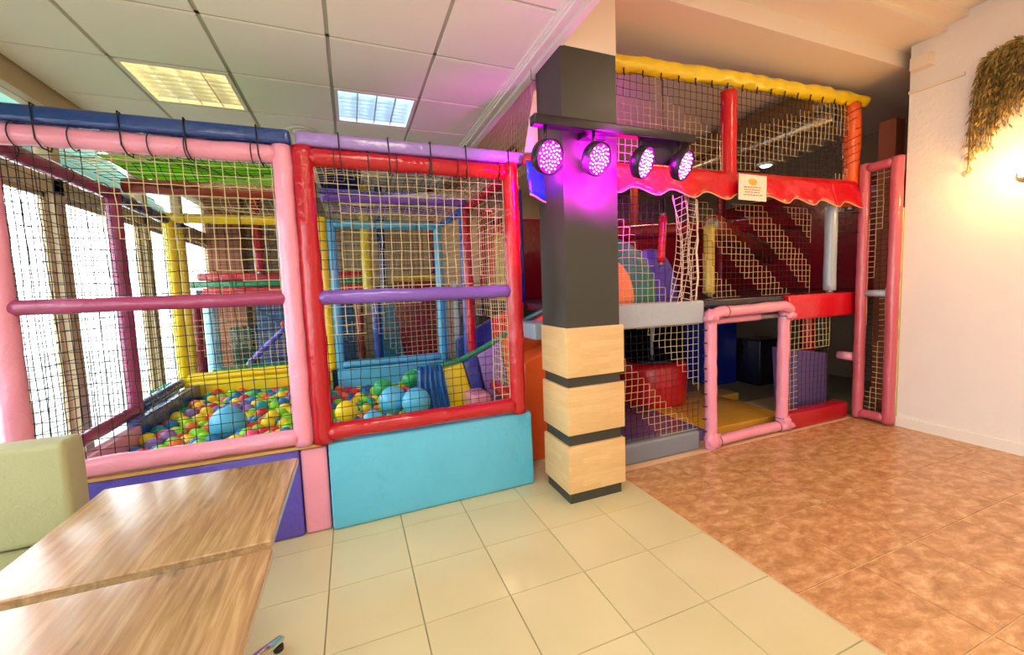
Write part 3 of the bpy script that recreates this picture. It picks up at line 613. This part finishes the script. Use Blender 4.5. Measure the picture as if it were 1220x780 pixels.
for p in ((2.96, .08, .05), (3.70, .10, .05), (3.0, .05, 1.135)): ties(gt, Vector(p)-Vector((.01, 0, 0)), Vector(p)+Vector((.01, 0, 0)), .047, 1)
for z in (.12, 1.05): ties(gt, (3.767, .10, z-.01), (3.767, .10, z+.01), .048, 1)
ln = MB()
for k in range(9): ln.path([(2.835, .075, .15+.105*k), (2.80, .085, .155+.105*k)], .006, 5)
part('lacing', ln, tie, gt)
# nets of the right structure
def netthing(label, P, U, Vv, zone, cell=.056, **k):
    t = thing('safety_net', label, 'net', Vector(P)+Vector(U)*.5)
    net('net', P, U, Vv, max(2, round(Vector(U).length/cell)), max(2, round(Vector(Vv).length/cell)), t, zone, **k); return t
dz = lambda k, w_, ph=0: (lambda a, b_: int(((a*k+b_+ph) % w_) > w_*.5))
netthing('net between the low grey-blue pad and the pale grey pad', (1.86, .15, .16), (.96, 0, 0), (0, 0, .88), lambda a, b_: int(abs(a+b_-.75) < .2 or a+b_ > 1.35))
netthing('net between the low red pad and the bright red pad', (3.82, .14, .155), (.66, 0, 0), (0, 0, .85), lambda a, b_: int(a < .3 or b_ > .65))
netthing('upper net under the yellow beam, nearest the pillar', (1.36, .12, 2.22), (1.74, 0, 0), (0, 0, .74), lambda a, b_: int(not ((a < .55 and b_ > .62) or (.6 < a < .95 and b_ > 1.35-a))))
netthing('upper net under the yellow beam, right of the red post', (3.14, .12, 2.24), (1.55, 0, 0), (0, 0, .75), dz(-.7, .9, .5))
netthing('net between pale grey pad and scalloped awning, beside the pillar', (1.86, .15, 1.235), (.62, 0, 0), (0, 0, .80), lambda a, b_: int(a+b_ < 1.1))
netthing('wide net above the deck, right of the pale net curtain', (2.80, .30, 1.24), (1.62, 0, 0), (0, 0, .82), lambda a, b_: int(((a*1.55+b_) % .62) > .27))
netthing('net between the grey-blue post and the rose ladder frame', (4.52, .16, 1.24), (.19, 0, 0), (0, 0, .82), lambda a, b_: 0, sag=.004)
netthing('side net of the upper level above the red bay, beside the pillar', (1.46, .16, 2.25), (0, 2.2, 0), (0, 0, .85), lambda a, b_: 1)
# bunched net curtain
nc = thing('net_curtain', 'pale net curtain hanging bunched above the pale grey pad', 'net', (2.62, .10, 1.24))
mb = MB(); W, H = 9, 17; G = {}
for i in range(W+1):
    for j in range(H+1):
        v = j/H; pinch = .55+.45*abs(v-.45)*2; G[i, j] = Vector((2.47+.28*(i/W)*pinch+.05*math.sin(v*3)+(.07*(1-pinch)), .09+.03*math.sin(i*1.7+v*5), 1.24+.80*v-.02*math.sin(i)))
def sg(a, b_):
    mb.path([a, b_], .0026, 4, cap=False)
for i in range(W+1):
    for j in range(H+1):
        if i < W: sg(G[i, j], G[i+1, j])
        if j < H: sg(G[i, j], G[i, j+1])
part('mesh', mb, simple('pale_cord', 'F0D8C0', .7), nc)
part('edge_rope', MB().path([G[W, j]+Vector((.004*math.sin(j*2), 0, 0)) for j in range(H+1)], .007, 6, rough=.5), simple('pale_cord', 'F0D8C0', .7), nc)
# tubes of the upper structure
tb = thing('top_beam', 'long crumpled yellow padded beam under the soffit, right of the pillar', 'padded beam', (3.3, FY, 2.98))
part('cover', MB().path([(1.44, FY, 2.93), (1.9, FY, 2.935), (3.1, FY, 3.0), (4.86, FY, 3.05)], .058, 18, rough=.28, step=.03), V['yellow'], tb)
for k in range(18):
    x = 1.9+k*.165; z = 2.935+(x-1.9)*.043-.055; part('cable_tie', MB().path([(x-.01, FY-.045, z+.01), (x, FY-.03, z-.012), (x+.015, FY-.02, z-.025)], .006, 5), tie, tb)
tube('padded_post', 'red padded post between the yellow beam and the awning', (3.105, FY, 2.2), (3.105, FY, 2.90), .062, 'scarlet')
pt = tube('padded_post', 'orange-red padded post wrapped in black netting, right end of the upper level', (4.70, FY, 2.05), (4.70, FY, 3.0), .068, 'orange', rough=.2)
wr = MB()
for k in range(5):
    wr.path([(4.70+.075*math.cos(a*.5+k), FY+.075*math.sin(a*.5+k), 2.35+.028*a*.5+k*.1) for a in range(0, 16)], .003, 4, cap=False)
part('wrapped_net', wr, tie, pt)
tube('padded_post', 'grey-blue padded post above the bright red pad', (4.48, FY+.03, 1.26), (4.48, FY+.03, 2.06), .052, 'grey')
tube('padded_post', 'mustard padded post on the deck behind the nets', (3.44, .62, 1.26), (3.44, .62, 1.92), .052, 'mustard')
hr = tube('hanging_roll', 'thin red padded roll hanging in front of the purple dome', (2.79, .55, 1.57), (2.82, .55, 1.98), .035, 'red')
part('cord', MB().path([(2.82, .55, 1.98), (2.82, .55, 3.198)], .004, 6), tie, hr)
tube('padded_post', 'red padded post under the deck behind the purple block', (4.80, .55, .1), (4.80, .55, 1.12), .07, 'red')
tube('hanging_pole', 'slim grey pole under the deck above the red drum', (3.27, 1.25, .60), (3.27, 1.25, 1.13), .018, 'grey', 'pole')
# awning with scalloped edge
at_ = thing('scalloped_awning', 'long shiny vinyl awning with wavy lower edge, blue by the pillar then red', 'awning', (3.1, .06, 2.03))
secs = [(1.27, 1.83, 'blue'), (1.83, 3.30, 'scarlet'), (3.30, 4.30, 'scarlet'), (4.30, 4.79, 'scarlet')]
def awn(x, v):   # v 0 top .. 1 bottom
    zt = 2.245+.012*(x-3) if x > 1.83 else 2.2; zb = 2.045-.028*math.cos((x-1.93)*2*math.pi/.34) if x > 1.83 else 1.95+.02*math.cos(x*20)
    yy = .055-.045*v-.018*v*math.cos((x-1.93)*2*math.pi/.34)-.012*math.sin(v*3.14)*noise.noise(Vector((x*5, v*3, 0)))*2
    return (x, yy, zt+(zb-zt)*v)
for (a, b_, c) in secs:
    n = int((b_-a)/.02); mb = MB()
    for i in range(n+1):
        for j in range(7): mb.v.append(awn(a+(b_-a)*i/n, j/6))
    for i in range(n):
        for j in range(6): mb.f.append((i*7+j, i*7+j+1, (i+1)*7+j+1, (i+1)*7+j)); mb.mi.append(0); mb.sm.append(True)
    o = part('valance', mb, V[c], at_); md = o.modifiers.new('s', 'SOLIDIFY'); md.thickness = .004
    part('piping', MB().path([awn(a+(b_-a)*i/n, 1.0) for i in range(n+1)], .006, 6), piping, at_)
part('top_roll', MB().path([(1.27, .085, 2.20), (1.83, .085, 2.21), (4.79, .085, 2.26)], .03, 10, rough=.1, step=.05), V['scarlet'], at_)
# notice pinned to the awning
nt_ = thing('paper_notice', 'small white paper notice with a yellow picture taped to the red awning', 'notice', (3.22, 0, 2.03))
part('sheet', MB().hexa([(3.055, -.022, 2.018), (3.365, -.022, 2.013), (3.365, -.018, 2.013), (3.055, -.018, 2.018), (3.085, .0, 2.225), (3.395, .0, 2.222), (3.395, .004, 2.222), (3.085, .004, 2.225)]), paper, nt_)
pz = lambda z: -.022+.022*(z-2.016)/.208-.0015
mb = MB()
for (z, x0, x1) in ((2.118, 3.125, 3.315), (2.098, 3.125, 3.31), (2.078, 3.13, 3.30), (2.056, 3.115, 3.31)):
    x = x0
    while x < x1:
        l = random.uniform(.012, .035)
        h = random.uniform(.006, .009)
        mb.hexa([(x, pz(z), z), (x+l, pz(z), z), (x+l, pz(z)+.001, z), (x, pz(z)+.001, z), (x, pz(z+h), z+h), (x+l, pz(z+h), z+h), (x+l, pz(z+h)+.001, z+h), (x, pz(z+h)+.001, z+h)]); x += l+.006
part('printed_lines', mb, simple('brown_ink', 'B07860', .8), nt_)
part('printed_picture', MB().path([(3.225+.04*math.cos(a), pz(2.165+.022*math.sin(a)), 2.165+.022*math.sin(a)) for a in [i*.52 for i in range(13)]], .006, 6).box(3.205, -.012, 2.150, 3.245, -.009, 2.175), simple('yellow_print', 'F0C040', .8), nt_)
# rose ladder frame standing edge-on by the wall
lf = frame('tall rose padded net frame standing edge-on against the right wall', (4.72, -.235), (4.72, .01), .06, 2.38, 'rose', r=.046, netz=stripes(1, .9, .2), tie_n=0, cells=.05)
part('cross_pipe', MB().path([(4.72, -.19, 1.22), (4.72, -.03, 1.22)], .032, 12), V['grey'], lf)
part('cord', MB().path([(4.68, .03, 1.80), (4.58, .1, 1.81), (4.46, .11, 1.80)], .006, 6), tie, lf)
part('cord', MB().path([(4.68, .03, 1.98), (4.6, .1, 1.985), (4.5, .11, 1.98)], .006, 6), tie, lf)
solo('pipe_stub', MB().path([(4.72, .06, .60), (4.72, .19, .60)], .042, 14, rough=.05), V['pink'], 'short pink padded pipe behind the rose frame at knee height', 'padded bar', (4.72, .12, .56))
solo('edge_strip', MB().rbox(4.765, -.266, 0, 4.80, -.215, 1.98, .008), V['lime'], 'pale yellow foam strip covering the end of the right wall', 'foam strip', (4.78, -.24, 0))
solo('wood_post', MB().box(5.12, -.02, 0, 5.26, .12, 2.88), simple('red_brown_wood', '9A5438', .6, var=.15), 'reddish brown wooden post rising behind the rose frame', 'post', (5.19, .05, 0))
# inside, above the deck
gd = thing('padded_dome', 'green and yellow padded arch standing on the deck beside the pillar', 'foam arch', (2.5, .95, 1.226))
def arch(xa, xb, y0, y1, z0, h, n=14):
    pr = [(xa+(xb-xa)*.5*(1-math.cos(math.pi*i/n)), z0+h*math.sin(math.pi*i/n)) for i in range(n+1)]
    vs_ = [(x, y0, z) for x, z in pr]+[(x, y1, z) for x, z in pr]; m_ = n+1
    return MB().add(vs_, [tuple(range(m_)), tuple(range(2*m_-1, m_-1, -1))]+[(i+1, i, i+m_, i+m_+1) for i in range(n)]+[(0, n, 2*m_-1, m_)], 0)
part('green_face', arch(1.95, 3.02, .88, .98, 1.226, .60), V['green'], gd)
part('yellow_face', arch(2.05, 2.72, .84, .879, 1.226, .42), V['floorgold'], gd)
solo('padded_dome', arch(2.75, 3.45, 1.05, 1.5, 1.226, .52), V['violet'], 'violet padded arch behind the green one on the deck', 'foam arch', (3.1, 1.2, 1.226))
solo('padded_dome', arch(2.55, 3.15, 1.6, 2.2, 1.226, .80), V['plum'], 'plum padded arch at the back of the deck', 'foam arch', (2.85, 1.9, 1.226))
for (x, y, z0, z1, c, lab) in ((2.15, 2.4, 1.23, 3.1, 'wine', 'wine-red padded post far behind the pillar on the deck'), (4.1, 2.6, 1.23, 3.1, 'brick', 'brick-red padded post at the back of the deck'), (5.6, 2.4, 1.23, 3.1, 'wine', 'wine-red padded post at the far right of the deck')):
    tube('padded_post', lab, (x, y, z0), (x, y, z1), .06, c)
tube('padded_beam', 'dark red padded beam crossing behind the wide net', (2.9, 1.5, 1.95), (5.2, .9, 2.05), .08, 'wine', 'padded beam')
tube('padded_beam', 'brick-orange padded beam slanting down at the right of the deck', (3.9, 1.0, 2.0), (5.6, 1.6, 1.72), .12, 'brick', 'padded beam')
pad('foam_wall', 'dark red foam wall closing the back of the upper deck', 1.9, 2.9, 1.226, 6.3, 3.0, 2.35, 'wine', .02, 'foam wall')
for k, (c, lab) in enumerate((('scarlet', 'scarlet foam column of the tower seen through the red side net'), ('orange', 'orange foam column of the tower seen through the red side net'), ('mustard', 'mustard foam column of the tower seen through the red side net'), ('royal', 'royal blue foam column of the tower seen through the red side net'))):
    x = 1.95+.0*k; y = 2.95-.34*k
    z0, z1 = [(1.23, 2.45), (1.23, 2.2), (1.23, 2.05), (1.9, 2.5)][k]
    pad('foam_column', lab, 1.90, y, 1.23, 2.05, y+.3, z1, c, .03, 'foam column')
# below the deck
dr = thing('padded_drum', 'round red padded drum seat under the deck, right of the pillar', 'drum seat', (3.25, 1.25, .086))
part('cushion', MB().lathe([(.36, 0), (.375, .05), (.375, .40), (.36, .44), (.30, .455), (.001, .455)], (3.25, 1.25, .086), 36), V['scarlet'], dr)
part('top_disc', MB().lathe([(.30, .456), (.30, .48), (.27, .49), (.001, .49)], (3.25, 1.25, .086), 32), V['dark'], dr)
solo('foam_block', MB().bevelhexa([(4.22, .26, .0), (4.68, .26, .0), (4.68, .5, .0), (4.22, .5, .0), (4.16, .26, .70), (4.66, .26, .62), (4.66, .5, .62), (4.16, .5, .70)], .02), V['floorpurple'], 'purple foam block behind the lower right net', 'foam block', (4.4, .4, 0))
pad('foam_block', 'deep blue foam block in the dark under the deck', 4.45, 1.6, .0, 5.0, 2.0, .92, 'royal', cat='foam block')
pad('foam_block', 'dark foam block in the shade right of the blue one', 5.05, 1.3, 0, 5.5, 1.7, .6, 'dark', cat='foam block')
pad('foam_wall', 'wine-red foam wall closing the right end of the upper deck', 6.2, .3, 1.226, 6.3, 2.88, 2.6, 'wine', .02, 'foam wall')
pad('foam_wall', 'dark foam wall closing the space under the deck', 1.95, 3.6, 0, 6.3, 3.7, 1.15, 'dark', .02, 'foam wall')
# high up: duct, beams and downlight
dc = thing('ventilation_duct', 'silvery ventilation duct under the soffit behind the upper net', 'duct', (5.0, 2, 3.0))
part('duct_body', MB().path([(5.0, .45, 3.06), (5.0, 4.7, 3.06)], .075, 20), simple('dull_foil', 'B8B4AC', .3, .9, .3, 30), dc)
for y in (.9, 1.5, 2.1, 2.7): part('collar', MB().path([(5.0, y, 3.06), (5.0, y+.03, 3.06)], .082, 20), steel, dc)
solo('timber_beam', MB().box(4.3, .3, 2.95, 4.42, 4.7, 3.15), simple('timber', '7A5A38', .6, var=.15), 'brown timber beam running back beside the silvery duct', 'beam', (4.36, 2.5, 2.95))
sp = thing('downlight', 'small bright oval downlight glimpsed through the upper right net', 'light', (5.0, 1.22, 2.78))
part('rim', MB().lathe([(.10, .02), (.10, 0), (.07, -.005)], (5.0, 1.22, 2.78), 20), white, sp); part('lens', MB().lathe([(.069, 0), (.05, -.02), (.001, -.025)], (5.0, 1.22, 2.78), 20), spot_m, sp); part('stem', MB().path([(5.0, 1.22, 2.80), (5.0, 1.22, 3.0)], .01, 8), steel, sp)

# added wedge beside the pillar, its pale colour standing in for lit wall
solo('lit_wall_wedge', MB().hexa([(1.30, .125, 2.27), (1.385, .10, 2.27), (1.385, .12, 2.27), (1.30, .14, 2.27), (1.372, .105, 2.66), (1.385, .10, 2.66), (1.385, .12, 2.66), (1.372, .12, 2.66)]), simple('pale_lit_wall', 'F4C8B0', .7), 'narrow pale wedge-shaped board standing in for a strip of lit wall at the left edge of the pillar', 'board', (1.35, .12, 2.27))

# ------------------------------------------------------------------ party light bar
lb = thing('party_light_bar', 'black light bar with four round magenta LED heads across the upper pillar', 'stage light', (1.7, -.36, 2.1))
part('bar', MB().rbox(1.16, -.335, 2.27, 2.30, -.27, 2.325, .008), housing, lb)
part('bracket', MB().box(1.50, -.27, 2.25, 1.66, -.214, 2.34), housing, lb)
part('backplate', MB().hexa([(1.9, -.275, 2.13), (2.30, -.275, 2.14), (2.30, -.262, 2.14), (1.9, -.262, 2.13), (1.9, -.275, 2.27), (2.30, -.275, 2.27), (2.30, -.262, 2.27), (1.9, -.262, 2.27)]), housing, lb)
for (x, z, az, el) in ((1.235, 2.088, 13, -18), (1.548, 2.10, 14, -24), (1.878, 2.105, 26, -20), (2.185, 2.113, 24, -22)):
    az, el = math.radians(az), math.radians(el)
    n = Vector((math.sin(az)*math.cos(el), -math.cos(az)*math.cos(el), math.sin(el)))
    M = Vector((0, 0, 1)).rotation_difference(n).to_matrix(); c = Vector((x, -.36, z))
    hd = part('head', MB().lathe([(.05, -.085), (.092, -.05), (.094, .006), (.086, .008), (.084, -.003), (.001, -.003)], c, 28, M=M), housing, lb)
    part('lens', MB().lathe([(.083, -.002), (.083, .0), (.001, .0)], c, 28, M=M), led_m, hd)
    dm = MB()
    for k in range(46):
        rr = .078*math.sqrt((k+.5)/46); a = k*2.39996; dm.sphere(c+M @ Vector((rr*math.cos(a), rr*math.sin(a), .003)), .0048, 6, 4)
    part('diodes', dm, led_w, hd)
    part('yoke', MB().path([c-n*.04+Vector((0, 0, .08)), Vector((x, -.31, 2.27))], .010, 8), housing, hd)
    lamp('led_beam', 'SPOT', c+n*.02, 9, (1, .03, .92), .04, n.to_track_quat('-Z', 'Y').to_euler(), spot=1.2)

for (x, z, e) in ((1.22, 2.08, 8), (1.42, 2.04, 24), (1.66, 2.2, 24), (1.70, 2.0, 24), (1.98, 2.1, 30), (2.28, 2.1, 24)):
    lamp('added_bloom_spot', 'SPOT', (x, -.42 if x < 1.9 else -.24, z), e, (1, .0, .9), .03, (math.pi/2, 0, 0), spot=2.0)  # spots added to imitate magenta lens bloom on pillar and awning

for (x, y, z, e) in ((1.39, -.34, 2.10, 1.0), (1.71, -.34, 2.13, 1.0), (2.03, -.36, 2.12, 1.2), (1.29, -.05, 2.08, 2.4)):
    lamp('added_bloom_glow', 'POINT', (x, y, z), e, (1, .0, .9), .03)  # point lights added around the heads to imitate their bloom
# ------------------------------------------------------------------ wall lamp and hanging plant
wlamp = thing('wall_lamp', 'glowing warm bulb on a small arm fixed to the right wall', 'lamp', (4.72, -.97, 2.08))
part('wall_plate', MB().lathe([(.05, 0), (.05, .015), (.02, .02), (.001, .02)], (4.779, -.97, 2.07), 20, M=Matrix.Rotation(-math.pi/2, 3, 'Y')), steel, wlamp)
part('arm', MB().path([(4.77, -.97, 2.07), (4.72, -.97, 2.05), (4.70, -.97, 2.06)], .008, 8), steel, wlamp)
part('bulb', MB().lathe([(.013, -.045), (.015, -.02), (.03, .01), (.034, .035), (.02, .06), (.001, .066)], (4.70, -.97, 2.10), 20), bulb_m, wlamp)
hp = thing('hanging_plant', 'bushy dry olive-brown hanging plant arching above the glowing wall lamp', 'plant', (4.70, -1.05, 3.0))
fm = MB(); st = MB(); random.seed(3)
def frond(p0, ctrl, p1):
    n = 16; pts = [Vector(p0)*(1-t)**2+Vector(ctrl)*2*t*(1-t)+Vector(p1)*t*t for t in [i/n for i in range(n+1)]]
    st.path(pts, .0025, 4, cap=False)
    for i in range(2, n+1):
        t = (pts[i]-pts[i-1]).normalized()
        for s in (-1, 1, -.3, .4):
            side = Vector((random.uniform(-.6, .6), s, random.uniform(-.7, .1))).normalized(); L_ = random.uniform(.035, .065)
            a = pts[i]; b_ = a+(side*.7+t*.9).normalized()*L_; m_ = a.lerp(b_, .5)+side.cross(t)*.006; k = t.cross(side).normalized()*.007
            fm.add([a, m_+k, b_, m_-k], [(0, 1, 2, 3)])
for k in range(95):
    a = k/94; x = 4.70+random.uniform(-.03, .05)
    ya = -.72-.62*a+random.uniform(-.03, .03); zt = 3.06-.03*abs(a-.5)+random.uniform(-.03, .05)
    ln_ = .62*math.exp(-a*2.1)+.14+.5*max(0, a-.62)+random.uniform(0, .12)
    frond((x, ya-.10, zt-.10), (x-.03, ya+.02, zt+.05), (min(4.765, x+random.uniform(-.05, .05)), ya+.05+random.uniform(-.03, .03), zt-ln_))
o = part('foliage', fm, simple('dry_leaf', 'A58B4A', .7), hp); o['kind'] = 'stuff'
part('stem', st, simple('stem_brown', '6E5A2C', .7), hp)
part('hook', MB().path([(4.779, -1.0, 3.05), (4.70, -1.0, 3.06), (4.68, -1.0, 2.97)], .006, 6), steel, hp)

# ------------------------------------------------------------------ tables and sofa
def table(label, x0, x1, y0, y1):
    t = thing('cafe_table', label, 'table', ((x0+x1)/2, (y0+y1)/2, 0)); cx, cy = (x0+x1)/2, (y0+y1)/2
    part('tabletop', MB().rbox(x0, y0, .722, x1, y1, .75, .005), oak, t)
    part('column', MB().path([(cx, cy, .06), (cx, cy, .715)], .03, 20), chrome, t)
    part('top_plate', MB().box(cx-.17, cy-.17, .712, cx+.17, cy+.17, .7215), steel, t)
    for k in range(4):
        a = math.radians(57+90*k); d = Vector((math.cos(a), math.sin(a), 0)); c = Vector((cx, cy, 0))
        part('foot', MB().path([c+Vector((0, 0, .09)), c+d*.12+Vector((0, 0, .082)), c+d*.25+Vector((0, 0, .055)), c+d*.335+Vector((0, 0, .035)), c+d*.35+Vector((0, 0, .028))], [.026, .024, .02, .016, .008], 12), chrome, t)
        part('foot_pad', MB().lathe([(.018, 0), (.018, .018), (.001, .018)], c+d*.325, 14), rubber, t)
table('square oak-look café table under the sofa corner, farther of the two', -.640, -.050, -1.225, -.638)
table('square oak-look café table nearest the camera, cut by the bottom edge', -.640, -.040, -1.850, -1.262)
sf = thing('sofa', 'pale olive leatherette bench seat with thick square back, left of the tables', 'sofa', (-1.15, -.8, 0))
part('backrest', MB().rbox(-1.57, -.505, .535, -.795, -.385, .895, .022), olive, sf)
part('seat', MB().rbox(-1.57, -1.20, .36, -.80, -.385, .532, .03), olive, sf)
part('base', MB().rbox(-1.56, -1.17, .05, -.83, -.40, .36, .02), olive, sf)
for (x, y) in ((-1.5, -1.1), (-.9, -1.1), (-1.5, -.45), (-.9, -.45)): part('foot', MB().path([(x, y, 0), (x, y, .055)], .02, 12), chrome, sf)
